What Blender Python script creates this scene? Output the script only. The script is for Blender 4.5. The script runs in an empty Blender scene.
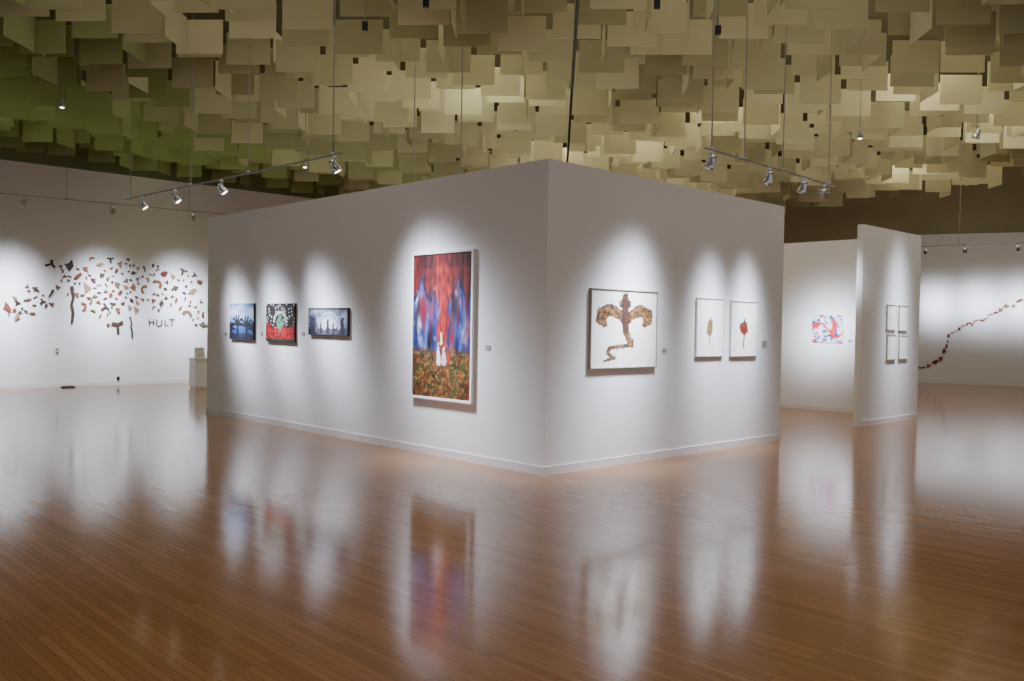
import bpy, math, random
from mathutils import Vector, Matrix, noise, Quaternion
random.seed(7)
S = bpy.context.scene
COL = S.collection
F = 883.0; CX = 512.0; CY = 340.5
EYE = Vector((0, 0, 1.7))
PITCH = math.radians(1.0); ROLL = math.radians(0.95)

# ------------------------------------------------------------------ camera
fw = Vector((0, math.cos(PITCH), -math.sin(PITCH)))
r0 = Vector((1, 0, 0)); u0 = r0.cross(fw)
rt = r0*math.cos(ROLL) + u0*math.sin(ROLL)
up = -r0*math.sin(ROLL) + u0*math.cos(ROLL)
cd = bpy.data.cameras.new('camera'); cam = bpy.data.objects.new('camera', cd); COL.objects.link(cam)
cd.sensor_width = 36; cd.lens = 36*F/1024; cd.clip_end = 200
M = Matrix((rt, up, -fw)).transposed().to_4x4(); M.translation = EYE
cam.matrix_world = M
S.camera = cam

def ray(px, py): return fw + rt*((px-CX)/F) + up*((CY-py)/F)
def at_z(px, py, z=0.0):
    d = ray(px, py); return EYE + d*((z-EYE.z)/d.z)
def proj(p):
    d = p-EYE; k = d.dot(fw); return CX+F*d.dot(rt)/k, CY-F*d.dot(up)/k, k

# ------------------------------------------------------------------ materials
def lin(c):
    out = []
    for v in c[:3]:
        v = max(0, min(255, v))/255.0
        out.append(v/12.92 if v <= .04045 else ((v+.055)/1.055)**2.4)
    return (*out, 1.0)

def mat(name, rgb, rough=.6, metal=0.0, var=.08, scale=8.0, emit=None, es=0, spec=.5, translucent=0):
    m = bpy.data.materials.new(name); m.use_nodes = True
    nt = m.node_tree; b = nt.nodes['Principled BSDF']
    tc = nt.nodes.new('ShaderNodeTexCoord'); nz = nt.nodes.new('ShaderNodeTexNoise')
    nz.inputs['Scale'].default_value = scale; nz.inputs['Detail'].default_value = 3
    nt.links.new(tc.outputs['Object'], nz.inputs['Vector'])
    mx = nt.nodes.new('ShaderNodeMix'); mx.data_type = 'RGBA'
    c = lin(rgb)
    mx.inputs[6].default_value = (*[v*(1-var) for v in c[:3]], 1); mx.inputs[7].default_value = (*[min(1, v*(1+var)) for v in c[:3]], 1)
    nt.links.new(nz.outputs['Fac'], mx.inputs[0]); nt.links.new(mx.outputs[2], b.inputs['Base Color'])
    b.inputs['Roughness'].default_value = rough; b.inputs['Metallic'].default_value = metal
    b.inputs['Specular IOR Level'].default_value = spec
    if emit:
        b.inputs['Emission Color'].default_value = lin(emit); b.inputs['Emission Strength'].default_value = es
    if translucent:
        t = nt.nodes.new('ShaderNodeBsdfTranslucent'); ms = nt.nodes.new('ShaderNodeMixShader')
        ms.inputs[0].default_value = translucent
        nt.links.new(mx.outputs[2], t.inputs['Color'])
        nt.links.new(b.outputs[0], ms.inputs[1]); nt.links.new(t.outputs[0], ms.inputs[2])
        nt.links.new(ms.outputs[0], nt.nodes['Material Output'].inputs['Surface'])
    return m

WALL = mat('wall_paint', (233, 230, 233), .75, var=.015, scale=1.5, spec=.2)
BASE = mat('baseboard_paint', (226, 222, 223), .5, var=.02)
TAN = mat('olive_plaster', (176, 164, 130), .85, var=.2, scale=.6)
OLIVE = mat('dark_olive', (140, 144, 100), .9, var=.15, scale=.6)
DECK = mat('dark_deck', (88, 81, 58), .9, var=.2, scale=.5)
BAFS = [mat('baffle_sheet_pale', (224, 217, 182), .8, var=.06, scale=1.2, spec=.1, translucent=.28),
        mat('baffle_sheet_cream', (209, 203, 166), .8, var=.06, scale=1.2, spec=.1, translucent=.25),
        mat('baffle_sheet_dull', (192, 186, 148), .8, var=.08, scale=1.2, spec=.1, translucent=.25),
        mat('baffle_sheet_green_lit', (176, 184, 126), .8, var=.08, scale=1.2, spec=.1, translucent=.25)]  # last one: greenish light at far left painted into the sheet colour
BLACK = mat('black_metal', (22, 21, 20), .5, var=.1)
RAILM = mat('rail_metal', (150, 147, 142), .5)
CHROME = mat('chrome', (205, 205, 212), .22, metal=1.0, var=.03)
LENS = mat('lamp_glass', (255, 250, 240), .3, emit=(255, 246, 236), es=9)
WHITEF = mat('white_frame', (240, 238, 238), .4, var=.02)
PLINTHM = mat('plinth_paint', (240, 241, 246), .5, var=.02)
GREYF = mat('grey_wood_frame', (150, 140, 130), .5, var=.1)
PALEF = mat('pale_frame', (206, 201, 196), .5, var=.05)
PAPER = mat('white_paper', (238, 236, 234), .8, var=.02)
DARKF = mat('dark_frame', (26, 24, 26), .4)
PLATE = mat('plate_plastic', (205, 198, 190), .5)
SLOT = mat('slot_dark', (38, 34, 32), .6)
CARD = mat('label_card', (164, 158, 154), .7, var=.1)

def painted(name, rough=.5):
    m = bpy.data.materials.new(name); m.use_nodes = True
    nt = m.node_tree; b = nt.nodes['Principled BSDF']
    a = nt.nodes.new('ShaderNodeAttribute'); a.attribute_name = 'Col'
    tc = nt.nodes.new('ShaderNodeTexCoord'); nz = nt.nodes.new('ShaderNodeTexNoise'); nz.inputs['Scale'].default_value = 60
    nt.links.new(tc.outputs['Object'], nz.inputs['Vector'])
    mr = nt.nodes.new('ShaderNodeMapRange'); mr.inputs[3].default_value = .85; mr.inputs[4].default_value = 1.1
    nt.links.new(nz.outputs['Fac'], mr.inputs[0])
    mx = nt.nodes.new('ShaderNodeMix'); mx.data_type = 'RGBA'; mx.blend_type = 'MULTIPLY'; mx.inputs[0].default_value = 1
    nt.links.new(a.outputs['Color'], mx.inputs[6]); nt.links.new(mr.outputs[0], mx.inputs[7])
    nt.links.new(mx.outputs[2], b.inputs['Base Color'])
    b.inputs['Roughness'].default_value = rough
    return m
PAINT = painted('brushed_paint')
PRINT = painted('printed_sheet', .7)

# floor
def floor_mat(ang):
    m = bpy.data.materials.new('wood_strip_floor'); m.use_nodes = True
    nt = m.node_tree; b = nt.nodes['Principled BSDF']; L = nt.links.new
    tc = nt.nodes.new('ShaderNodeTexCoord'); mp = nt.nodes.new('ShaderNodeMapping')
    mp.inputs['Rotation'].default_value = (0, 0, -ang)
    L(tc.outputs['Object'], mp.inputs['Vector'])
    br = nt.nodes.new('ShaderNodeTexBrick')
    br.inputs['Color1'].default_value = lin((156, 111, 74)); br.inputs['Color2'].default_value = lin((138, 96, 62))
    br.inputs['Mortar'].default_value = lin((110, 74, 46))
    br.inputs['Scale'].default_value = 1; br.inputs['Mortar Size'].default_value = .0018
    br.inputs['Brick Width'].default_value = 1.1; br.inputs['Row Height'].default_value = .052
    br.inputs['Bias'].default_value = 0
    br.offset = .37
    L(mp.outputs[0], br.inputs['Vector'])
    mp2 = nt.nodes.new('ShaderNodeMapping'); mp2.inputs['Scale'].default_value = (1.2, 22, 1)
    L(mp.outputs[0], mp2.inputs['Vector'])
    nz = nt.nodes.new('ShaderNodeTexNoise'); nz.inputs['Scale'].default_value = 2; nz.inputs['Detail'].default_value = 4
    L(mp2.outputs[0], nz.inputs['Vector'])
    mr = nt.nodes.new('ShaderNodeMapRange'); mr.inputs[3].default_value = .88; mr.inputs[4].default_value = 1.12
    L(nz.outputs['Fac'], mr.inputs[0])
    mx = nt.nodes.new('ShaderNodeMix'); mx.data_type = 'RGBA'; mx.blend_type = 'MULTIPLY'; mx.inputs[0].default_value = 1
    L(br.outputs['Color'], mx.inputs[6]); L(mr.outputs[0], mx.inputs[7]); L(mx.outputs[2], b.inputs['Base Color'])
    b.inputs['Roughness'].default_value = .125
    b.inputs['Specular IOR Level'].default_value = .34
    b.inputs['Specular Tint'].default_value = (1, .88, .74, 1)
    # each strip tilts a hair differently: the finish ripples across the strips
    mp3 = nt.nodes.new('ShaderNodeMapping'); mp3.inputs['Scale'].default_value = (.9, 7, 1); L(mp.outputs[0], mp3.inputs['Vector'])
    n3 = nt.nodes.new('ShaderNodeTexNoise'); n3.inputs['Scale'].default_value = 1.6; n3.inputs['Detail'].default_value = 1; L(mp3.outputs[0], n3.inputs['Vector'])
    bp0 = nt.nodes.new('ShaderNodeBump'); bp0.inputs['Strength'].default_value = .07; bp0.inputs['Distance'].default_value = .010
    L(n3.outputs['Fac'], bp0.inputs['Height'])
    bp = nt.nodes.new('ShaderNodeBump'); bp.inputs['Strength'].default_value = .07; bp.inputs['Distance'].default_value = .003
    bw = nt.nodes.new('ShaderNodeRGBToBW'); L(mx.outputs[2], bw.inputs[0])
    L(bw.outputs[0], bp.inputs['Height']); L(bp0.outputs[0], bp.inputs['Normal']); L(bp.outputs[0], b.inputs['Normal'])
    return m

# ------------------------------------------------------------------ mesh helpers
class MB:
    def __init__(s): s.v = []; s.f = []; s.c = None
    def hexa(s, p):
        b = len(s.v); s.v += [tuple(q) for q in p]
        for q in ((3,2,1,0),(4,5,6,7),(0,1,5,4),(1,2,6,5),(2,3,7,6),(3,0,4,7)): s.f.append(tuple(b+i for i in q))
    def box(s, x0, x1, y0, y1, z0, z1):
        s.hexa([(x0,y0,z0),(x1,y0,z0),(x1,y1,z0),(x0,y1,z0),(x0,y0,z1),(x1,y0,z1),(x1,y1,z1),(x0,y1,z1)])
    def tube(s, a, b, r, n=8, r2=None):
        a = Vector(a); b = Vector(b); q = (b-a).to_track_quat('Z', 'Y'); r2 = r if r2 is None else r2
        k = len(s.v)
        for (p, rr) in ((a, r), (b, r2)):
            for i in range(n):
                t = 2*math.pi*i/n; s.v.append(tuple(p + q @ Vector((rr*math.cos(t), rr*math.sin(t), 0))))
        for i in range(n): j = (i+1) % n; s.f.append((k+i, k+j, k+n+j, k+n+i))
        s.f.append(tuple(k+i for i in reversed(range(n)))); s.f.append(tuple(k+n+i for i in range(n)))
    def lathe(s, prof, o, axis, n=18):
        o = Vector(o); q = Vector(axis).to_track_quat('Z', 'Y'); k = len(s.v)
        for (r, h) in prof:
            for i in range(n):
                t = 2*math.pi*i/n; s.v.append(tuple(o + q @ Vector((r*math.cos(t), r*math.sin(t), h))))
        m = len(prof)
        for a in range(m-1):
            for i in range(n):
                j = (i+1) % n; s.f.append((k+a*n+i, k+a*n+j, k+a*n+n+j, k+a*n+n+i))
        s.f.append(tuple(k+i for i in reversed(range(n)))); s.f.append(tuple(k+(m-1)*n+i for i in range(n)))
    def prism(s, poly, y0, y1):       # poly in local x,z ; y0 = front (towards viewer)
        k = len(s.v); n = len(poly)
        for y in (y0, y1):
            for (x, z) in poly: s.v.append((x, y, z))
        s.f.append(tuple(range(k, k+n))); s.f.append(tuple(k+n+i for i in reversed(range(n))))
        for i in range(n): j = (i+1) % n; s.f.append((k+j, k+i, k+n+i, k+n+j))
    def build(s, name, m, parent=None, smooth=False, bevel=0):
        me = bpy.data.meshes.new(name); me.from_pydata(s.v, [], s.f); me.update()
        if smooth:
            for p in me.polygons: p.use_smooth = True
        me.materials.append(m)
        o = bpy.data.objects.new(name, me); COL.objects.link(o)
        if parent: o.parent = parent
        if bevel:
            bv = o.modifiers.new('bevel', 'BEVEL'); bv.width = bevel; bv.segments = 2
        return o

def tag(o, label, cat, group=None, kind=None):
    o['label'] = label; o['category'] = cat
    if group: o['group'] = group
    if kind: o['kind'] = kind
    return o
def thing(name, label, cat, loc, rotz=0, group=None):
    o = bpy.data.objects.new(name, None); COL.objects.link(o); o.empty_display_size = .1
    o.location = loc; o.rotation_euler = (0, 0, rotz)
    return tag(o, label, cat, group)
def struct(o): o['kind'] = 'structure'; return o

# ------------------------------------------------------------------ wall frames
A = math.radians(43.6)
uR = Vector((math.cos(A), math.sin(A), 0)); uL = Vector((-math.sin(A), math.cos(A), 0))
Z = Vector((0, 0, 1))
class Wall:
    def __init__(s, P, x): s.P = Vector((P.x, P.y, 0)); s.x = x.normalized(); s.n = Z.cross(s.x); s.rot = math.atan2(s.x.y, s.x.x)
    def sz(s, px, py):
        d = ray(px, py); t = (s.P-EYE).dot(s.n)/d.dot(s.n); p = EYE+d*t
        return (p-s.P).dot(s.x), p.z
    def pt(s, a, z, off=0): return s.P + s.x*a - s.n*off + Z*z
    def soff(s, p): q = p-s.P; return q.dot(s.x), -q.dot(s.n)
def wall_box(name, W, s0, s1, z0, z1, o0, o1, m):
    b = MB(); b.hexa([W.pt(s0,z0,o1), W.pt(s1,z0,o1), W.pt(s1,z0,o0), W.pt(s0,z0,o0), W.pt(s0,z1,o1), W.pt(s1,z1,o1), W.pt(s1,z1,o0), W.pt(s0,z1,o0)])
    return struct(b.build(name, m))

H = 3.58
C = at_z(543.5, 476)
LF = Wall(C, -uL); RF = Wall(C, uR)
LL = -LF.sz(206.5, 405)[0]; LR = RF.sz(779.5, 440)[0]
BL = Wall(at_z(100, 385.5), uR)
LW = Wall(at_z(820, 410.5), -uL)
PT = Wall(at_z(859, 427), uR)
pA = at_z(918, 382.5); pB = at_z(1024, 386.5)
FR = Wall(pA, pB-pA)
HB = 5.38; HF = 4.95; HD = 7.4

# ------------------------------------------------------------------ setting
b = MB(); b.box(-34, 34, -6, 40, -.1, 0); fl = b.build('floor', floor_mat(math.atan2(uL.y, uL.x))); struct(fl)
b = MB(); b.box(-34, 34, -6, 40, HD, HD+.1); struct(b.build('ceiling', DECK))
# central block
b = MB(); c = [C, C+uR*LR, C+uR*LR+uL*LL, C+uL*LL]
b.hexa([*c, *[p+Z*H for p in c]]); struct(b.build('wall_center', WALL))
wall_box('baseboard_center_left', LF, -LL, .012, 0, .1, 0, .014, BASE)
wall_box('baseboard_center_right', RF, .0, LR, 0, .1, 0, .014, BASE)
wall_box('wall_left', BL, -14, 13.5, 0, HB, -.25, 0, WALL)
wall_box('baseboard_left', BL, -14, 13.5, 0, .1, 0, .014, BASE)
# partition and the wall it meets
e = (PT.P-LW.P).dot(LW.x)
plen = LW.soff(PT.P)[1]
wall_box('wall_partition', PT, 0, plen+.11, 0, H, -.11, 0, WALL)
wall_box('baseboard_partition', PT, 0, plen+.11, 0, .1, 0, .014, BASE)
wall_box('wall_right_inner', LW, LW.sz(730, 405)[0], e-.11, 0, H, -.11, 0, WALL)
wall_box('baseboard_right_inner', LW, LW.sz(730, 405)[0], e-.125, 0, .1, 0, .014, BASE)
sF = FR.sz(884, 381)[0]
wall_box('wall_right', FR, sF, 16, 0, HF, -.2, 0, WALL)
wall_box('baseboard_right', FR, sF, 16, 0, .1, 0, .014, BASE)
wall_box('wall_back', FR, -17, 18, 0, HD, -.75, -.55, TAN)
wall_box('wall_left_upper', BL, -14, 13.5, HB, HD, -.6, -.3, OLIVE)

# ------------------------------------------------------------------ hanging ceiling sheets
TH = math.radians(-2.8)
gx = Vector((math.cos(TH), math.sin(TH), 0)); gy = Vector((-math.sin(TH), math.cos(TH), 0))
px_, py_ = .76, .88
cells = []
rs = random.Random(5)
for j in range(9, 34):
    sh = rs.uniform(0, 1)
    for i in range(-32, 23):
        p = gx*((i+sh)*px_) + gy*(j*py_)
        dz = .11*((i*2+j) % 3)+rs.choice((0, 0, .05)); hh = .48; ww = .67
        side = rs.random() < .34; sdz = .1*((i+2*j) % 3); sx_ = rs.uniform(.42, .58)
        green = p.x < -6.2+rs.uniform(-1.5, 1.5)  # left sheets take the colour with the green light painted in
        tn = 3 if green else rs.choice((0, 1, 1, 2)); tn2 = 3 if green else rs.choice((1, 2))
        if BL.soff(p)[1] < .3 or FR.soff(p)[1] < .8: continue
        lim = 15.5 if p.y < 20.4 else 13.2-(p.y-20.4)*.45
        if p.x > lim: continue
        cells.append((p, 0, 5.46+dz, hh, ww, tn))
        if side: cells.append((p+gx*(px_*sx_)+gy*(py_*.5), 1, 5.46+sdz, hh, .7, tn2))
def clear(p):                      # does a vertical wire at p miss every sheet?
    for q in cells:
        d_ = p-q[0]; a_, n_ = (gx, gy) if q[1] == 0 else (gy, gx)
        if abs(d_.x*a_.x+d_.y*a_.y) < q[4]/2+.03 and abs(d_.x*n_.x+d_.y*n_.y) < .04: return False
    return True
def sheet(b, p, o, z, h, w, tn, rel=False):
    q = Vector((0, 0, 0)) if rel else Vector((p.x, p.y, z))
    ax, ay = (gx, gy) if o == 0 else (gy, gx)
    a = ax*(w/2); t = ay*.005
    b.hexa([q-a-t, q+a-t, q+a+t, q-a+t, q-a-t+Z*h, q+a-t+Z*h, q+a+t+Z*h, q-a+t+Z*h])
def vis(cell):
    p = Vector((cell[0].x, cell[0].y, cell[2])); x, y, k = proj(p)
    return k > 1 and -20 < x < 1044 and y > -5
near = sorted([q for q in cells if vis(q)], key=lambda q: q[0].length)
ind = set(id(q) for q in near[:300])
rest = MB(); tones = []
for q in cells:
    if id(q) in ind:
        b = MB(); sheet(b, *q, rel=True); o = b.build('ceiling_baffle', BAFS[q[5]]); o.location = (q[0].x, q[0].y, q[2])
        tag(o, 'pale yellow rectangular sheet hanging in the stepped ceiling over the gallery', 'ceiling baffle', 'hanging ceiling sheets')
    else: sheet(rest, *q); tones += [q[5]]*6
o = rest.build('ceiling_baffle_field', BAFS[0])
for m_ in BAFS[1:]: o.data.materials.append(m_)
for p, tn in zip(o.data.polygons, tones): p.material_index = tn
tag(o, 'field of small pale sheets in the far parts of the stepped ceiling', 'ceiling baffles', kind='stuff')
# dark channel running away from the viewer
b = MB(); a0 = at_z(579, -20, 5.43); a1 = at_z(567, 168, 5.43); d = (a1-a0).normalized(); sd = Vector((d.y, -d.x, 0))*.022
b.hexa([a0-sd, a0+sd, a1+sd, a1-sd, a0-sd+Z*.025, a0+sd+Z*.025, a1+sd+Z*.025, a1-sd+Z*.025])
tag(b.build('ceiling_channel', BLACK), 'long thin black channel running away across the sheet ceiling', 'ceiling channel')

# ------------------------------------------------------------------ rails and spotlights
def rail(label, p0, p1, wires, group=None):
    mid = (p0+p1)/2; t = thing('lighting_rail', label, 'track rail', mid, 0, group)
    d = (p1-p0).normalized(); s_ = Vector((d.y, -d.x, 0)).normalized()*.012
    b = MB(); q0 = p0-mid; q1 = p1-mid
    b.hexa([q0-s_, q0+s_, q1+s_, q1-s_, q0-s_+Z*.02, q0+s_+Z*.02, q1+s_+Z*.02, q1-s_+Z*.02])
    b.build('rail', RAILM, t)
    for f in wires:
        for k_ in range(60):
            f2 = f+(k_//2)*.006*(1 if k_ % 2 else -1)
            if 0 < f2 < 1 and clear(p0.lerp(p1, f2)): break
        w = MB(); q = q0.lerp(q1, f2); w.tube(q+Z*.015, q+Z*(HD-p0.z), .008, 6); w.build('wire', RAILM, t)
        w = MB(); w.box(q.x-.02, q.x+.02, q.y-.02, q.y+.02, .02, .045); w.build('wire_clip', CHROME, t)
    return t
def onrail(p0, p1, px):
    lo, hi = 0.0, 1.0; inc = proj(p1)[0] > proj(p0)[0]
    for _ in range(40):
        m_ = (lo+hi)/2
        if (proj(p0.lerp(p1, m_))[0] < px) == inc: lo = m_
        else: hi = m_
    return p0.lerp(p1, (lo+hi)/2)
KE = 220.0
def spot(label, p, aim, half=12, k=1.0, col=(.78, .87, 1.0), group='track spotlights'):
    """half: angle at which the beam has dropped to half its peak; the beam dies away as a cosine lobe"""
    t = thing('spotlight', label, 'spotlight', p, 0, group)
    hc = Vector((0, 0, -.14)); ax = (aim-(p+hc)).normalized(); q = .86
    b = MB(); b.box(-.025, .025, -.025, .025, -.03, 0); b.build('adapter', CHROME, t)
    b = MB(); b.tube((0, 0, -.03), (0, 0, -.075), .010); b.build('stem', CHROME, t)
    side = ax.cross(Z).normalized()
    b = MB(); w_ = .078*q; h_ = .066
    b.tube(hc+side*w_, hc+side*w_+Z*h_, .007); b.tube(hc-side*w_, hc-side*w_+Z*h_, .007)
    b.tube(hc-side*(w_+.007)+Z*h_, hc+side*(w_+.007)+Z*h_, .007); b.build('yoke', CHROME, t)
    b = MB(); b.lathe([(r*q, h*q) for r, h in [(.02, -.11), (.045, -.10), (.052, -.06), (.052, -.02), (.07, .02), (.076, .07), (.076, .09), (.064, .09), (.058, .06)]], hc, ax)
    h = b.build('head', CHROME, t, smooth=True)
    b = MB(); b.lathe([(r*q, h*q) for r, h in [(.062, .066), (.058, .078), (.02, .082)]], hc, ax); b.build('lens', LENS, h, smooth=True)
    ld = bpy.data.lights.new('lamp', 'SPOT'); lo = bpy.data.objects.new('lamp', ld); COL.objects.link(lo)
    dist = (aim-p).length
    ld.energy = KE*k*dist*dist; ld.spot_size = math.radians(min(120, half*7)); ld.spot_blend = .6; ld.color = col; ld.shadow_soft_size = .2
    n = math.log(.5)/math.log(math.cos(math.radians(half)))
    ld.use_nodes = True; nt = ld.node_tree; em = nt.nodes['Emission']
    tc = nt.nodes.new('ShaderNodeTexCoord'); sx = nt.nodes.new('ShaderNodeSeparateXYZ'); ab = nt.nodes.new('ShaderNodeMath'); ab.operation = 'ABSOLUTE'
    pw = nt.nodes.new('ShaderNodeMath'); pw.operation = 'POWER'; pw.inputs[1].default_value = n
    nt.links.new(tc.outputs['Normal'], sx.inputs[0]); nt.links.new(sx.outputs[2], ab.inputs[0]); nt.links.new(ab.outputs[0], pw.inputs[0]); nt.links.new(pw.outputs[0], em.inputs['Strength'])
    lo.parent = t; lo.location = hc+ax*.3; lo.rotation_euler = ax.to_track_quat('-Z', 'Y').to_euler()
    return t
# rail along the left face of the block
p0, p1 = at_z(342, 154, 3.8), at_z(126, 200, 3.8)
rail('thin hanging rail along the front of the three small paintings', p0, p1, (.03, .35, .62, .97))
for px, (ax_, ay_), lab, k, half in (
    (335, (449, 364), 'chrome spotlight at the near end of the rail, aimed at the tall painting', 1.1, 15.5),
    (222, (331, 336), 'chrome spotlight alone midway along the left rail, aimed at the arched grey painting', 1.2, 8.5),
    (176, (283, 337), 'chrome spotlight second from the far end of the left rail', 1.2, 8),
    (143, (244, 337), 'chrome spotlight at the far end of the left rail', 1.2, 8)):
    s, z = LF.sz(ax_, ay_); spot(lab, onrail(p0, p1, px), LF.pt(s, z), half, k)
# rail along the right face
p0, p1 = at_z(705, 149, 3.8), at_z(834, 187, 3.8)
rail('hanging rail with four spotlights above the right face of the block', p0, p1, (.03, .26, .55, .95))
for px, W, (ax_, ay_), lab, k, half in (
    (711, RF, (620, 366), 'chrome spotlight nearest the white corner on the right rail', 1.2, 13.5),
    (769, RF, (709, 352), 'chrome spotlight second from the corner on the right rail', 1.05, 10),
    (803, RF, (743, 352), 'chrome spotlight third from the corner on the right rail', 1.0, 10),
    (824, LW, (828, 330), 'chrome spotlight at the far end of the right rail', .9, 5)):
    s, z = W.sz(ax_, ay_); spot(lab, onrail(p0, p1, px), W.pt(s, z), half, k)
# long rail in front of the left wall
p0, p1 = at_z(-70, 187, 4.4), at_z(240, 216, 4.4)
rail('long thin rail hanging in front of the wall of scattered fragments', p0, p1, (.1, .39, .8))
for px, ax_, lab in ((-45, -40, 'chrome spotlight on the long rail just outside the left edge'), (23, 10, 'chrome spotlight at the left on the long rail by the fragment wall'),
                     (113, 104, 'chrome spotlight in the middle of the long rail by the fragment wall'), (193, 184, 'chrome spotlight at the right end of the long rail by the fragment wall')):
    s, z = BL.sz(ax_, 318); spot(lab, onrail(p0, p1, px), BL.pt(s, z), 14, 1.05)
# far right rail
p0, p1 = at_z(914, 247, 4.2), at_z(1075, 241, 4.2)
rail('thin rail hanging before the far wall with the climbing chain', p0, p1, (.3, .9))
for px, ax_, lab in ((926, 936, 'small distant spotlight closest to the freestanding partition'), (965, 980, 'small distant spotlight in the middle of the far right rail'),
                     (1018, 1024, 'small distant spotlight at the right edge on the far rail')):
    s, z = FR.sz(ax_, 306); spot(lab, onrail(p0, p1, px), FR.pt(s, z), 7, .7)
# single spotlight on a rod, high among the sheets, for the partition
s, z = PT.sz(896, 334); pp = PT.pt(s+.1, 5.36, 1.3)
t = spot('single spotlight on a rod high among the ceiling sheets at right', pp, PT.pt(s, z), 7, .8, group=None)
b = MB(); b.tube((0, 0, 0), (0, 0, HD-5.36), .009); b.build('rod', RAILM, t)
# two thin suspension rods hanging over the block
for px, y_, lab in ((414, 13.6, 'thin grey suspension rod hanging over the block above the tall painting'), (461, 12.6, 'thin grey suspension rod hanging over the block, nearer its corner')):
    d_ = ray(px, 150); p = EYE+d_*(y_/d_.y)
    for k_ in range(40):
        if clear(p): break
        p = p+Vector((0, .03, 0))
    t = thing('suspension_rod', lab, 'suspension rod', (p.x, p.y, 3.75))
    b = MB(); b.tube((0, 0, .03), (0, 0, HD-3.75), .008, 6); b.build('rod', RAILM, t)
    b = MB(); b.tube((0, 0, 0), (0, 0, .03), .018, 8); b.build('end_clip', CHROME, t)

# small pendant fixtures up among the sheets
for px, py, z, lab in ((62, 105, 5.2, 'small dark pendant lamp hanging high at the upper left'), (305, 165, 4.6, 'small pendant lamp hanging over the left side of the block'),
                       (860, 136, 4.9, 'small pendant lamp hanging at the upper right')):
    p = at_z(px, py, z); t = thing('pendant_lamp', lab, 'pendant lamp', p)
    b = MB(); b.tube((0, 0, .1), (0, 0, HD-z), .006, 6); b.build('cord', RAILM, t)
    b = MB(); b.lathe([(.016, .10), (.025, .08), (.042, .02), (.046, -.04), (.04, -.04)], (0, 0, 0), (0, 0, 1)); b.build('shade', RAILM, t, smooth=True)
    b = MB(); b.lathe([(.036, -.036), (.026, -.05), (.01, -.055)], (0, 0, 0), (0, 0, 1)); b.build('bulb', LENS, t, smooth=True)
# black fixtures tucked in the ceiling
for px, py, lab in ((426, 5, 'black box fixture in the ceiling at the upper centre'), (365, 28, 'black box fixture in the ceiling left of centre'), (657, 6, 'black box fixture in the ceiling at the top right of the dark channel'),
                    (718, 32, 'black box fixture in the ceiling over the right face')):
    p = at_z(px, py, 5.44); t = thing('ceiling_fixture', lab, 'ceiling fixture', p)
    b = MB(); b.box(-.035, .035, -.035, .035, -.03, .08); b.build('housing', BLACK, t, bevel=.008)
    b = MB(); b.tube((0, 0, .07), (0, 0, HD-5.44), .008); b.build('stem', RAILM, t)

# ------------------------------------------------------------------ pictures
def mix(a, b, t):
    t = max(0, min(1, t)); return tuple(x+(y-x)*t for x, y in zip(a, b))
def N(x, y, s=0.0): return noise.noise(Vector((x, y, s)))
def dseg(x, y, s):
    ax, ay, bx, by, w0, w1 = s[:6]; dx, dy = bx-ax, by-ay
    t = max(0, min(1, ((x-ax)*dx+(y-ay)*dy)/(dx*dx+dy*dy+1e-9)))
    return math.hypot(x-ax-dx*t, y-ay-dy*t) - (w0+(w1-w0)*t)
def sheet_grid(name, w, h, nx, ny, fn, m, parent, y):
    b = MB(); cols = []
    for j in range(ny+1):
        for i in range(nx+1):
            u, v = i/nx, j/ny; b.v.append((-w/2+w*u, y, -h/2+h*v)); cols.append(lin(fn(u, v)))
    for j in range(ny):
        for i in range(nx): k = j*(nx+1)+i; b.f.append((k, k+1, k+nx+2, k+nx+1))
    o = b.build(name, m, parent); at = o.data.color_attributes.new('Col', 'FLOAT_COLOR', 'POINT')
    for i, c_ in enumerate(cols): at.data[i].color = c_
    return o
def rect(W, xl, tl, bl, xr, tr, br):
    a = W.sz(xl, tl); b_ = W.sz(xl, bl); c_ = W.sz(xr, tr); d_ = W.sz(xr, br)
    s0 = (a[0]+b_[0])/2; s1 = (c_[0]+d_[0])/2; z1 = (a[1]+c_[1])/2; z0 = (b_[1]+d_[1])/2
    return (s0+s1)/2, (z0+z1)/2, s1-s0, z1-z0
def frame_mb(w, h, fwid, y0, y1):
    b = MB()
    b.box(-w/2, w/2, y0, y1, h/2-fwid, h/2); b.box(-w/2, w/2, y0, y1, -h/2, -h/2+fwid)
    b.box(-w/2, -w/2+fwid, y0, y1, -h/2+fwid, h/2-fwid); b.box(w/2-fwid, w/2, y0, y1, -h/2+fwid, h/2-fwid)
    return b
def picture(W, px, name, label, cat, fn, nx, ny, fw_=0.0, fm=None, depth=.05, mt=PAINT, group=None):
    s, z, w, h = rect(W, *px)
    t = thing(name, label, cat, W.pt(s, z), W.rot, group)
    if fw_:
        frame_mb(w, h, fw_, -depth, -.001).build('frame', fm, t, bevel=.003)
        b = MB(); b.box(-w/2+fw_, w/2-fw_, -depth*.6, -.002, -h/2+fw_, h/2-fw_); b.build('backing', PAPER, t)
        sheet_grid('print' if mt is PRINT else 'canvas', w-2*fw_, h-2*fw_, nx, ny, lambda u, v: fn(u, v, (w-2*fw_)/(h-2*fw_)), mt, t, -depth*.6-.004)
    else:
        b = MB(); b.box(-w/2, w/2, -depth, -.001, -h/2, h/2); b.build('stretcher', fm or DARKF, t)
        sheet_grid('canvas', w, h, nx, ny, lambda u, v: fn(u, v, w/h), mt, t, -depth-.002)
    return t

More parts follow.
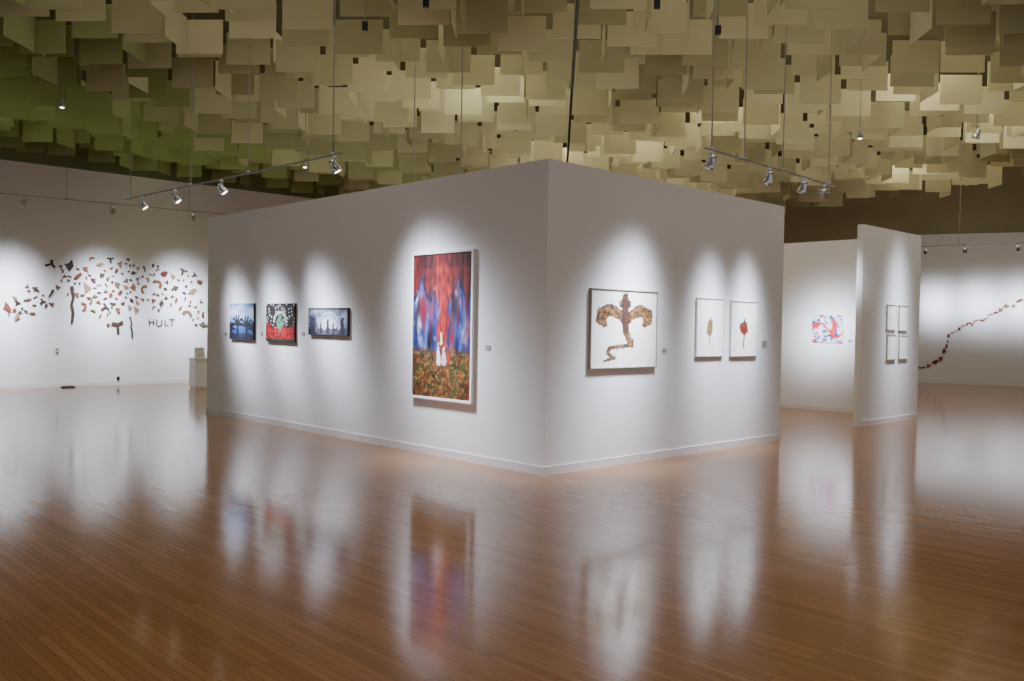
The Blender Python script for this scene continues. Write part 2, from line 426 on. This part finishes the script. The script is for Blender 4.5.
rd = random.Random(11)
dots = [(rd.random(), rd.random()*.31, rd.uniform(.003, .007), rd.choice(((190, 92, 46), (170, 46, 40), (205, 155, 72), (100, 124, 58), (190, 112, 104), (74, 98, 52), (140, 36, 30), (176, 138, 54)))) for _ in range(420)]
def f_tall(u, v, a):
    st = N(u*15, v*2.6, 1); st2 = N(u*6, v*7, 4); f2 = N(u*30, v*14, 9); f3 = N(u*18, v*24, 5)
    cc = mix((16, 28, 84), (84, 98, 164), .5+.8*st+.5*f2)
    cc = mix(cc, (196, 198, 216), max(0, st2*1.6+f3*.6+.9*N(u*20, v*2.2, 51)-.1))
    cc = mix(cc, (98, 24, 44), max(0, N(u*8, v*4, 7)*1.5+.2*f2))
    cc = mix(cc, (12, 10, 24), max(0, N(u*11, v*4, 17)*1.9-.1))
    # arches of red hanging down from the top, dark and blue white between them
    ph = abs(math.cos(u*math.pi*3.1+.2)); arch = .84-.15*ph+.07*N(u*24, 0, 23)
    top = max(0, min(1, (v-arch)/.05))
    cc = mix(cc, mix((54, 6, 8), (132, 20, 14), .5+st+.6*f2), top*.92)
    if abs(v-arch) < .02: cc = mix(cc, (20, 8, 18), .7)
    if v > .9: cc = mix(cc, (40, 6, 10), max(0, min(.7, .3+1.6*N(u*9, v*5, 31))))
    wd = .10+.10*max(0, v-.35)+.05*N(1, v*9, 3)
    r = max(0, 1-abs(u-.52-.04*N(2, v*6, 8))/wd)
    if v > .34: cc = mix(cc, mix((96, 6, 6), (172, 40, 30), .5+f2+.5*st), min(1, r*2.2+.8*f2*(r > 0))*.9)
    if N(u*34, v*2.4, 41) > .4 and v > .4: cc = mix(cc, (128, 14, 14), .75)
    if v < .34+.04*st2:
        g = mix((74, 42, 24), (58, 70, 34), .5+st2*1.4+.6*f3); g = mix(g, (156, 78, 38), max(0, 1.3*N(u*9, v*18, 3)+.4*f2)); g = mix(g, (36, 22, 16), max(0, 1.3*N(u*12, v*20, 13)))
        g = mix(g, (150, 126, 58), max(0, 1.3*N(u*20, v*34, 43)-.05)); g = mix(g, (124, 46, 40), max(0, 1.2*N(u*14, v*26, 63)-.05))
        for (dx, dy, dr, dc) in dots:
            if (u-dx)**2*a*a+(v-dy)**2 < dr*dr: g = mix(g, dc, .7)
        cc = mix(g, cc, max(0, (v-.30)/.06)*.6)
    x, y = u*a, v
    for s in ((.45*a, .345, .46*a, .25, .010, .026, (228, 218, 222)), (.55*a, .345, .55*a, .25, .010, .026, (218, 180, 176)), (.62*a, .33, .63*a, .26, .008, .018, (170, 36, 34)), (.45*a, .37, .45*a, .372, .013, .013, (190, 130, 110)),
              (.55*a, .37, .55*a, .372, .013, .013, (120, 60, 50)), (.50*a, .38, .5*a, .45, .014, .006, (235, 205, 150))):
        if dseg(x, y, s) < .004*f3: cc = s[6]
    return cc
picture(LF, (414, 254, 397.5, 475, 248, 404), 'tall_painting', 'tall framed painting with red streaming over blue above a flowered field', 'painting', f_tall, 100, 180, .034, WHITEF, .045)

palm = []
for (bx, by, sc) in ((.34, .40, 1.15), (.72, .36, 1.2), (.98, .28, .9), (.06, .26, .9)):
    for k in range(6):
        t_ = math.radians(5+k*34); mx_, my_ = bx+.17*sc*math.cos(t_), by+.22*sc*math.sin(t_)+.02
        palm.append((bx, by, mx_, my_, .045, .04)); palm.append((mx_, my_, mx_+.11*sc*math.cos(t_), my_+.06*math.sin(t_)-.06, .04, .006))
    palm.append((bx, by, bx+.02, 0, .05, .07))
def f_palm(u, v, a):
    cc = mix((40, 72, 146), (186, 206, 230), max(0, 1-abs(v-.74)*2.0)+.45*N(u*5, v*6, 2))
    if v < .17+.05*N(u*9, 3, 3): return mix((6, 8, 20), (34, 46, 74), .4+N(u*12, v*14, 5))
    for s in palm:
        if dseg(u*1.1, v, (s[0]*1.1, s[1], s[2]*1.1, s[3], s[4], s[5])) < -.008: return (8, 12, 28)
    return cc
picture(LF, (231.5, 304, 339, 255.5, 303, 340), 'small_painting', 'small blue painting with dark palm fronds, furthest from the corner', 'painting', f_palm, 80, 80, depth=.035, group='small paintings on the left face')
def f_red(u, v, a):
    p = math.sin(u*40+3*math.sin(v*12))*math.sin(v*36+2*math.sin(u*15))
    cc = (200, 197, 193) if p > .6 else (16, 14, 18)
    if v < .42+.06*math.sin(u*14): cc = mix((160, 10, 16), (84, 6, 12), .5+N(u*9, v*9, 1)) if p < .3 else (190, 34, 34)
    d_ = math.hypot((u-.5)*1.1, v-.55)
    if abs(d_-.22) < .03 and v > .5: cc = (190, 190, 184)
    if abs(u-.5) < .13*(1-abs(v-.5)/.26) and .2 < v < .78: cc = mix((20, 100, 75), (120, 180, 130), .4+N(u*20, v*12, 6))
    if v < .08: cc = (30, 40, 30)
    return cc
picture(LF, (268, 304, 341, 296.5, 303, 342.5), 'small_painting', 'small black and red painting with a green middle, second of the three', 'painting', f_red, 70, 70, depth=.035, group='small paintings on the left face')
def f_grey(u, v, a):
    x = (u-.52)*a; d_ = math.hypot(x/1.25, v-.25)
    cc = mix((92, 94, 114), (164, 168, 190), .5+N(u*6, v*5, 3)+.5*N(u*18, v*14, 13))
    if d_ < .62: cc = mix((232, 232, 242), (186, 192, 210), d_/.62+.4*N(u*8, v*8)+.4*N(u*20, v*16, 23))
    if .48+.03*N(u*12, v*12) < d_ < .55 and v > .3: cc = mix(cc, (100, 106, 136), .7)
    hz = .26+.2*N(u*9, 1, 4)+.14*N(u*24, 1, 9)
    if v < hz: cc = mix((26, 26, 36), (130, 128, 142), .45+N(u*22, v*14, 8))
    for (c0, w_, h_) in ((.49, .035, .6), (.31, .022, .42), (.64, .025, .46), (.86, .05, .66)):
        if abs(u-c0-.02*N(v*9, c0*7)) < w_*(1-.5*v) and v < h_: cc = (40, 40, 52)
    if abs(u-.1) < .08+.05*N(u*9, v*9, 2) and v < .7: cc = mix(cc, (34, 36, 48), .85)
    return cc
picture(LF, (310.5, 308.5, 335, 350, 307.5, 336), 'small_painting', 'wide grey painting with a pale arch, nearest of three to the tall one', 'painting', f_grey, 90, 60, .010, DARKF, depth=.04, group='small paintings on the left face')

# big print with the brown creature (strokes given in print coordinates)
def pxs(l, x0, x1, y0, y1): return [((q[0]-x0)/(x1-x0), (y1-q[1])/(y1-y0), (q[2]-x0)/(x1-x0), (y1-q[3])/(y1-y0), q[4]/(y1-y0), q[5]/(y1-y0)) for q in l]
cre = pxs([(622, 293, 622, 299, 2.8, 3.4), (622, 299, 623, 332, 3.8, 3.2), (621, 302, 623, 302, 5.2, 5.2), (622, 318, 624, 318, 5.6, 5.6), (623, 331, 629, 346, 3.2, 2.8),
           (619, 315, 607, 308.5, 4.8, 6.4), (607, 308.5, 599.5, 312, 6.4, 6.2), (599.5, 312, 597.5, 320, 6.2, 5.0), (597.5, 320, 601, 324, 4.4, 3.0),
           (627, 315, 638, 308.5, 4.8, 6.4), (638, 308.5, 645.5, 312, 6.4, 6.2), (645.5, 312, 646.5, 320, 6.0, 4.6), (646.5, 320, 643, 324, 4.0, 2.8),
           (629, 346, 607, 348.5, 2.2, 1.9), (607, 348.5, 604.5, 354, 1.9, 1.8), (604.5, 354, 611, 359.5, 1.8, 1.9), (611, 359.5, 601, 362.5, 1.8, .9),
           (629, 346, 630.5, 339, 1.8, .8)], 588, 656, 288, 369)
def f_cre(u, v, a):
    w = 1e9
    for s in cre: w = min(w, dseg(u*.84, v, (s[0]*.84, s[1], s[2]*.84, s[3], s[4], s[5])))
    w += .012*N(u*40, v*40)+.006*N(u*90, v*90)
    if w < 0:
        t = N(u*18, v*18, 3)+.9*N(u*50, v*50, 5); c_ = mix((60, 36, 18), (158, 114, 66), .5+1.0*t)
        if w > -.012: c_ = mix(c_, (46, 26, 12), .6)
        if abs(u-.51) < .065 and v > .45: c_ = mix(c_, (54, 24, 18), .75)
        return c_
    return mix((242, 240, 236), (226, 222, 216), max(0, 1-w/.02)*.6)
picture(RF, (588.5, 288, 370, 655, 291.5, 366), 'framed_print', 'large framed print of a brown winged creature by the corner', 'framed print', f_cre, 140, 140, .014, GREYF, .04, PRINT)
def f_cone(u, v, a):
    for s, c_ in (((.5, .70, .5, .58, .007, .026), (124, 96, 66)), ((.5, .58, .485, .42, .05, .056), (150, 122, 82)), ((.485, .42, .49, .34, .054, .014), (134, 106, 70)), ((.49, .36, .5, .2, .012, .008), (84, 62, 44))):
        if dseg(u*.5+.25, v, s) < 0: return mix(c_, (88, 68, 42), .4+N(u*30, v*30))
    return (243, 242, 240)
picture(RF, (695, 297, 357, 722.5, 299, 356), 'framed_print', 'white framed print of a slim beige brown form, left of a pair', 'framed print', f_cone, 70, 90, .016, PALEF, .03, PRINT, 'pair of small white framed prints')
def f_heart(u, v, a):
    x = u*.5+.25
    for s, c_ in (((.5, .62, .51, .70, .022, .008), (84, 62, 38)), ((.47, .585, .53, .59, .036, .034), (112, 72, 42)), ((.48, .54, .5, .47, .08, .076), (142, 36, 22)), ((.5, .47, .5, .40, .076, .03), (116, 26, 16)), ((.5, .40, .49, .12, .012, .009), (52, 32, 24))):
        if dseg(x, v, s) < 0: return mix(c_, (64, 20, 12), .35+N(u*24, v*24))
    return (243, 242, 240)
picture(RF, (729.5, 300, 357, 756, 302, 355.5), 'framed_print', 'white framed print of a red bulb on a long stem, right of a pair', 'framed print', f_heart, 70, 90, .016, PALEF, .03, PRINT, 'pair of small white framed prints')
def f_abs(u, v, a):
    cc = mix((235, 228, 235), (180, 195, 228), .4+N(u*4, v*4, 2))
    q = N(u*5+2, v*4, 7); q2 = N(u*7, v*6, 12)
    if q > .12: cc = mix((195, 10, 34), (228, 92, 122), q2+.4)
    if q2 > .3: cc = (60, 70, 130)
    if abs(v-.45-.25*math.sin(u*6)) < .04: cc = (190, 20, 40)
    if abs(q) < .02: cc = (60, 50, 80)
    return cc
picture(LW, (813, 315, 342, 844, 315, 343), 'small_painting', 'small red, pink and white abstract painting on the recessed wall', 'painting', f_abs, 50, 40, depth=.04, fm=WHITEF)
for (xl, xr, yt, yb, pos) in ((886, 895.2, 304, 330.5, 'upper left'), (898, 906.8, 305, 331, 'upper right'), (886, 895.2, 334, 360, 'lower left'), (898, 906.8, 334.5, 359, 'lower right')):
    sd_ = len(pos)*1.7+xl
    def f_four(u, v, a, sd_=sd_):
        return mix((244, 243, 242), (226, 223, 220), max(0, N(u*5, v*6, sd_)*1.2) if .25 < u < .75 and .25 < v < .75 else 0)
    picture(PT, (xl, yt, yb, xr, yt+.4, yb-.4), 'small_framed_print', 'small white framed print, %s of four on the freestanding partition' % pos, 'framed print', f_four, 30, 40, .022, PALEF, .03, PRINT, 'four small prints on the partition')

# wall labels
def card(W, px, py, label, w=.085, h=.055):
    s, z = W.sz(px, py); b = MB(); b.box(-w/2, w/2, -.006, -.0005, -h/2, h/2)
    o = b.build('wall_label', CARD); o.location = W.pt(s, z); o.rotation_euler = (0, 0, W.rot)
    tag(o, label, 'wall label', 'small caption cards')
card(LF, 488, 347.5, 'small grey caption card right of the tall painting')
card(RF, 664, 350.5, 'small grey caption card right of the winged creature print')
card(RF, 764, 344, 'small grey caption card right of the red bulb print', .13, .1)
card(LF, 226, 334, 'small grey caption card left of the blue palm painting')
card(LF, 262, 334, 'small grey caption card between the palm painting and the red one')
card(LF, 303.5, 334, 'small grey caption card between the red painting and the grey one')
card(LW, 850, 341, 'small grey caption card right of the abstract painting')

# ------------------------------------------------------------------ fragments on the left wall
FC = {'rust': mat('rust_clay', (112, 60, 40), .8, var=.4, scale=20), 'dark': mat('dark_clay', (70, 50, 42), .8, var=.3, scale=20), 'olive': mat('olive_clay', (96, 90, 70), .8, var=.3, scale=20),
      'terra': mat('terracotta', (130, 82, 58), .8, var=.4, scale=20), 'tan': mat('tan_clay', (142, 114, 84), .8, var=.3, scale=20), 'red': mat('red_clay', (112, 46, 38), .8, var=.3, scale=20)}
def leaf():  return [(.5*math.cos(t)*(1), .2*math.sin(t)*abs(math.sin(t))**.4) for t in [2*math.pi*k/14 for k in range(14)]]
def shard(): return [(-.5, -.28), (.05, -.36), (.5, .05), (.1, .14), (-.12, .42)]
def tri():   return [(-.48, -.3), (.5, -.22), (.06, .44)]
def bowl():  return [(-.5, .2)]+[(-.5*math.cos(t), .2-.5*math.sin(t)) for t in [math.pi*k/8 for k in range(1, 8)]]+[(.5, .2), (.2, .14), (-.2, .16)]
def strip(): return [(-.1, .5), (.08, .48), (.12, .1), (.06, -.3), (.0, -.52), (-.08, -.3), (-.06, 0)]
def thread(): return [(-.05, .5), (.03, .5), (.06, .2), (.02, 0), (.06, -.2), (.03, -.5), (-.03, -.5), (-.01, -.2), (-.05, 0), (0, .2)]
def pebble(): return [(.32*math.cos(t)*(1+.15*math.sin(3*t)), .3*math.sin(t)) for t in [2*math.pi*k/12 for k in range(12)]]
def arrow(): return [(0, .5), (.3, -.1), (.1, -.1), (.08, -.5), (-.08, -.5), (-.1, -.1), (-.3, -.1)]
def curl():
    o_ = [(.5*math.cos(t), .5*math.sin(t)-.15) for t in [math.pi*k/8 for k in range(9)]]; i_ = [(.26*math.cos(t), .3*math.sin(t)-.15) for t in [math.pi*k/8 for k in range(8, -1, -1)]]
    return o_+i_
def tee():  return [(-.42, .2), (-.3, .42), (.08, .3), (.42, .46), (.46, .24), (.12, .12), (.14, -.5), (-.06, -.46), (-.05, .1)]
def wedge(): return [(-.48, .02), (-.1, .26), (.36, .3), (.5, -.04), (.2, -.1), (.05, -.34), (-.2, -.12)]
KINDS = [('leaf_fragment', leaf, 'rust', 'rust brown leaf shaped fragment in the scattered cluster on the left wall', 'rust leaf fragments'),
         ('shard_fragment', shard, 'olive', 'olive grey jagged shard in the scattered cluster on the left wall', 'olive shards'),
         ('shard_fragment', shard, 'terra', 'terracotta jagged shard in the scattered cluster on the left wall', 'terracotta shards'),
         ('shard_fragment', shard, 'dark', 'dark brown jagged shard in the scattered cluster on the left wall', 'dark shards'),
         ('bowl_fragment', bowl, 'rust', 'rust brown bowl shaped fragment in the scattered cluster on the left wall', 'bowl fragments'),
         ('triangle_fragment', tri, 'tan', 'tan triangular fragment in the scattered cluster on the left wall', 'tan triangles'),
         ('arrow_fragment', arrow, 'dark', 'dark arrowhead shaped fragment in the scattered cluster on the left wall', 'dark arrowheads'),
         ('curl_fragment', curl, 'terra', 'terracotta curled fragment in the scattered cluster on the left wall', 'terracotta curls'),
         ('strip_fragment', strip, 'dark', 'thin dark strip in the scattered cluster on the left wall', 'thin dark strips'),
         ('branching_fragment', tee, 'dark', 'dark branching fragment in the scattered cluster on the left wall', 'dark branching fragments'),
         ('wedge_fragment', wedge, 'red', 'red brown wedge shaped fragment in the scattered cluster on the left wall', 'red wedges'),
         ('wedge_fragment', wedge, 'tan', 'tan wedge shaped fragment in the scattered cluster on the left wall', 'tan wedges'),
         ('triangle_fragment', tri, 'rust', 'rust brown triangular fragment in the scattered cluster on the left wall', 'rust triangles'),
         ('pebble_fragment', pebble, 'red', 'red brown rounded fragment in the scattered cluster on the left wall', 'red rounded fragments'),
         ('strip_fragment', strip, 'rust', 'thin rust strip in the scattered cluster on the left wall', 'thin rust strips')]
THR = ('thread_fragment', thread, 'dark', '', '')
def frag(W, px, py, size, kind, rot, squash=1.0, label=None, depth=.03):
    nm, fn, mc, lab, grp = kind; s, z = W.sz(px, py); ca, sa = math.cos(rot), math.sin(rot)
    poly = [((x*ca-y*squash*sa)*size, (x*sa+y*squash*ca)*size) for x, y in fn()]
    ar = sum(poly[i][0]*poly[(i+1) % len(poly)][1]-poly[(i+1) % len(poly)][0]*poly[i][1] for i in range(len(poly)))
    if ar < 0: poly.reverse()
    b = MB(); b.prism(poly, -depth, -.001); o = b.build(nm, FC[mc]); o.location = W.pt(s, z); o.rotation_euler = (0, 0, W.rot)
    tag(o, label or lab, 'wall fragment', None if label else grp)
rf = random.Random(33)
frag(BL, 72, 305, .92, THR, 0, 1, 'long thin dark thread like piece hanging lowest left of the fragment cluster')
frag(BL, 117, 327, .34, KINDS[9], .1, 1, 'large dark branching fragment at the bottom of the cluster')
frag(BL, 131, 327, .55, THR, .1, 1, 'short thin dark thread like piece hanging below the cluster beside the lettering')
placed = [(72, y_, 2.5) for y_ in range(289, 324, 4)]+[(117, 322, 6), (117, 331, 5), (131, 317, 3), (131, 322, 3), (131, 327, 3), (131, 332, 3), (131, 337, 3)]
# irregular clumps: centre x, y, spread x, spread y
clumps = [(14, 308, 9, 6), (36, 298, 11, 6), (66, 270, 7, 7), (84, 286, 10, 12), (84, 286, 10, 12), (102, 266, 11, 7), (114, 290, 11, 13), (114, 286, 12, 11), (130, 278, 8, 9), (132, 300, 7, 7), (152, 280, 9, 9), (160, 300, 9, 7), (182, 278, 9, 7), (188, 300, 8, 9), (197, 318, 6, 6), (104, 308, 9, 6)]
tries = 0; cnt = 0
while cnt < 150 and tries < 40000:
    tries += 1; cx_, cy_, sx_, sy_ = rf.choice(clumps)
    x = rf.gauss(cx_, sx_*.75); y = rf.gauss(cy_, sy_*.75)
    sz_ = rf.choice((.09, .11, .14, .17, .2, .24, .28)) if tries < 900 else rf.uniform(.08, .15)
    if not (2 < x < 205 and 257 < y < 332): continue
    if 313 < y and 144 < x < 182: continue
    rr = sz_*38*.52
    if any((x-a)**2+(y-b_)**2 < (rr+c_)**2 for a, b_, c_ in placed): continue
    placed.append((x, y, rr)); cnt += 1
    frag(BL, x, y, sz_, rf.choice(KINDS), rf.uniform(-1.5, 1.5), rf.uniform(.7, 1.0))
# hand formed lettering, one mesh, each letter a little askew
lb = bpy.data.meshes.new('wall_lettering'); vs = []; fs = []
for ch_, dx, dz_, ro, sz_ in (('H', -.28, .01, .05, .23), ('U', -.08, -.01, -.07, .24), ('L', .11, .0, .06, .23), ('T', .26, .01, -.05, .25)):
    fc = bpy.data.curves.new('letter', 'FONT'); fc.body = ch_; fc.size = sz_*1.1; fc.extrude = .008; fc.align_x = 'CENTER'; fc.align_y = 'CENTER'
    tmp = bpy.data.objects.new('letter', fc); COL.objects.link(tmp); bpy.context.view_layer.update()
    me = bpy.data.meshes.new_from_object(tmp.evaluated_get(bpy.context.evaluated_depsgraph_get())); bpy.data.objects.remove(tmp)
    k0 = len(vs)
    for v in me.vertices:
        x, y, zz = v.co; x += .004*N(x*14, y*14, dx*9); y += .004*N(x*14, y*14, 5+dx*9)
        vs.append((dx+x*math.cos(ro)-y*math.sin(ro), zz, dz_+x*math.sin(ro)+y*math.cos(ro)))
    for p in me.polygons: fs.append([k0+i for i in p.vertices])
lb.from_pydata(vs, [], fs); lb.materials.append(FC['dark'])
o = bpy.data.objects.new('wall_lettering', lb); COL.objects.link(o); s, z = BL.sz(162, 323); o.location = BL.pt(s, z, .01); o.rotation_euler = (0, 0, BL.rot)
tag(o, 'dark brown handmade letters low at the right of the fragment cluster', 'lettering')

# climbing chain on the far right wall: a jagged line of pieces of uneven size
ch = [(919, 368), (926, 367), (933, 363), (939, 361), (944, 352), (947, 344), (949, 335), (957, 331), (962, 326), (970, 325), (978, 321), (984, 321), (991, 315), (998, 312), (1004, 306), (1013, 306), (1020, 301), (1030, 300), (1042, 295)]
CK = [('chain_piece', wedge, 'red', 'red brown wedge in the line climbing the far right wall', 'red chain pieces'), ('chain_piece', shard, 'terra', 'terracotta jagged piece of the line climbing the far right wall', 'terracotta chain pieces'),
      ('chain_piece', curl, 'red', 'red brown curled piece of the line climbing the far right wall', 'curled chain pieces'), ('chain_piece', leaf, 'rust', 'rust slender piece of the line climbing the far right wall', 'rust chain pieces')]
acc = 9; pr = 0; nr = .07
for i in range(len(ch)-1):
    L_ = math.hypot(ch[i+1][0]-ch[i][0], ch[i+1][1]-ch[i][1]); an = -math.atan2(ch[i+1][1]-ch[i][1], ch[i+1][0]-ch[i][0])
    for q_ in range(24):
        acc += L_/24
        if acc < (pr+nr)*31*1.1: continue
        f_ = q_/24; acc = 0
        x = ch[i][0]+(ch[i+1][0]-ch[i][0])*f_; y = ch[i][1]+(ch[i+1][1]-ch[i][1])*f_
        frag(FR, x, y+rf.uniform(-.7, .7), nr*2, rf.choice(CK), an+rf.uniform(-.3, .3), rf.uniform(.8, 1.1))
        pr = nr; nr = rf.choice((.05, .065, .085, .1, .12))

# plinth with a white box of leaflets behind the block
p = at_z(199.5, 388); t = thing('display_plinth', 'low white plinth standing by the left end of the central block', 'plinth', p, BL.rot)
b = MB(); b.box(-.19, .19, -.19, .19, .05, .72); b.build('body', PLINTHM, t, bevel=.006)
b = MB(); b.box(-.17, .17, -.17, .17, 0, .05); b.build('base', BASE, t)
b = MB(); b.box(-.21, .21, -.21, .21, .72, .75); b.build('top', PLINTHM, t, bevel=.006)
t2 = thing('leaflet_holder', 'small white holder of leaflets standing on the low plinth', 'leaflet holder', p+Z*.75, BL.rot)
b = MB(); b.box(-.11, .11, -.06, .06, 0, .02); b.box(-.11, .11, .045, .06, .02, .26); b.box(-.11, .11, -.06, -.048, .02, .1); b.build('holder', PALEF, t2)
b = MB(); b.box(-.10, .10, -.03, .035, .021, .24); b.build('leaflets', PAPER, t2)

def outlet(W, px, py, label, m=PLATE, w=.08, h=.12):
    s, z = W.sz(px, py); t = thing('wall_outlet', label, 'outlet', W.pt(s, max(z, h/2+.005), .014 if z < .2 else 0), W.rot)
    b = MB(); b.box(-w/2, w/2, -.012, -.0005, -h/2, h/2); b.build('plate', m, t, bevel=.003)
    for k in (-1, 1):
        b = MB(); b.box(-.02, .02, -.016, -.011, k*h*.24-.018, k*h*.24+.018); b.build('socket', SLOT, t)
outlet(BL, 57, 351, 'small wall outlet below the fragment cluster', PLATE, .1, .16)
outlet(BL, 118, 378.5, 'small outlet just above the baseboard of the left wall', SLOT, .07, .1)
p = at_z(68, 387.5); t = thing('floor_box', 'dark floor box on the floor at the foot of the left wall', 'floor box', p, BL.rot)
b = MB(); b.box(-.15, .15, -.08, .08, .0, .03); b.build('body', SLOT, t, bevel=.008)
b = MB(); b.box(-.12, .12, -.06, .06, .03, .038); b.build('lid', BLACK, t)

# ------------------------------------------------------------------ light
w = bpy.data.worlds.new('world'); S.world = w; w.use_nodes = True
w.node_tree.nodes['Background'].inputs[0].default_value = (1, .96, .94, 1); w.node_tree.nodes['Background'].inputs[1].default_value = .48
def area(x, y, z, sx, e, col, name='ceiling_and_fill_light', spread=130):
    ld = bpy.data.lights.new(name, 'AREA'); ld.shape = 'SQUARE'; ld.size = sx; ld.energy = e; ld.color = col; ld.spread = math.radians(spread)
    o = bpy.data.objects.new(name, ld); COL.objects.link(o); o.location = (x, y, z)
def pnt(x, y, z, e, col, r=.3):
    ld = bpy.data.lights.new('ceiling_bulb', 'POINT'); ld.energy = e; ld.color = col; ld.shadow_soft_size = r
    o = bpy.data.objects.new('ceiling_bulb', ld); COL.objects.link(o); o.location = (x, y, z)
# unseen fill lights added to brighten the near floor, behind the hanging sheets' front edge
area(0, 2.5, 7.2, 6, 90, (1, .9, .78)); area(-6, 3, 7.2, 4, 40, (1, .9, .78)); area(6, 3, 7.2, 4, 40, (1, .9, .78))
for x, y, e_ in ((-4, 10, 60), (3, 10, 75), (-1, 15, 80), (6, 15, 95), (2, 20, 90), (10, 15, 90), (8, 20, 80), (-4, 17, 40)):
    area(x, y, 7.2, 5, e_, (1, .96, .80))
for x, y, e_ in ((-10, 13, 28), (-8.5, 17.5, 28), (-4, 21.5, 45), (-11.2, 16.5, 28), (-7.5, 21, 34), (-2, 25, 45)):
    area(x, y, 7.2, 3.6, e_, (.82, .96, .56), spread=90)
area(13, 23.5, 7.2, 5, 140, (1, .92, .74), spread=160); area(4, 25, 7.2, 4, 110, (1, .94, .74), spread=150)  # first: unseen fill added to lift the dark upper right wall
for px, py in ((938, 60), (722, 98), (1000, 100), (905, 150), (560, 135), (640, 120), (480, 60)):
    p = at_z(px, py, 6.2); pnt(p.x, p.y, 6.3, 48, (1, .95, .72))
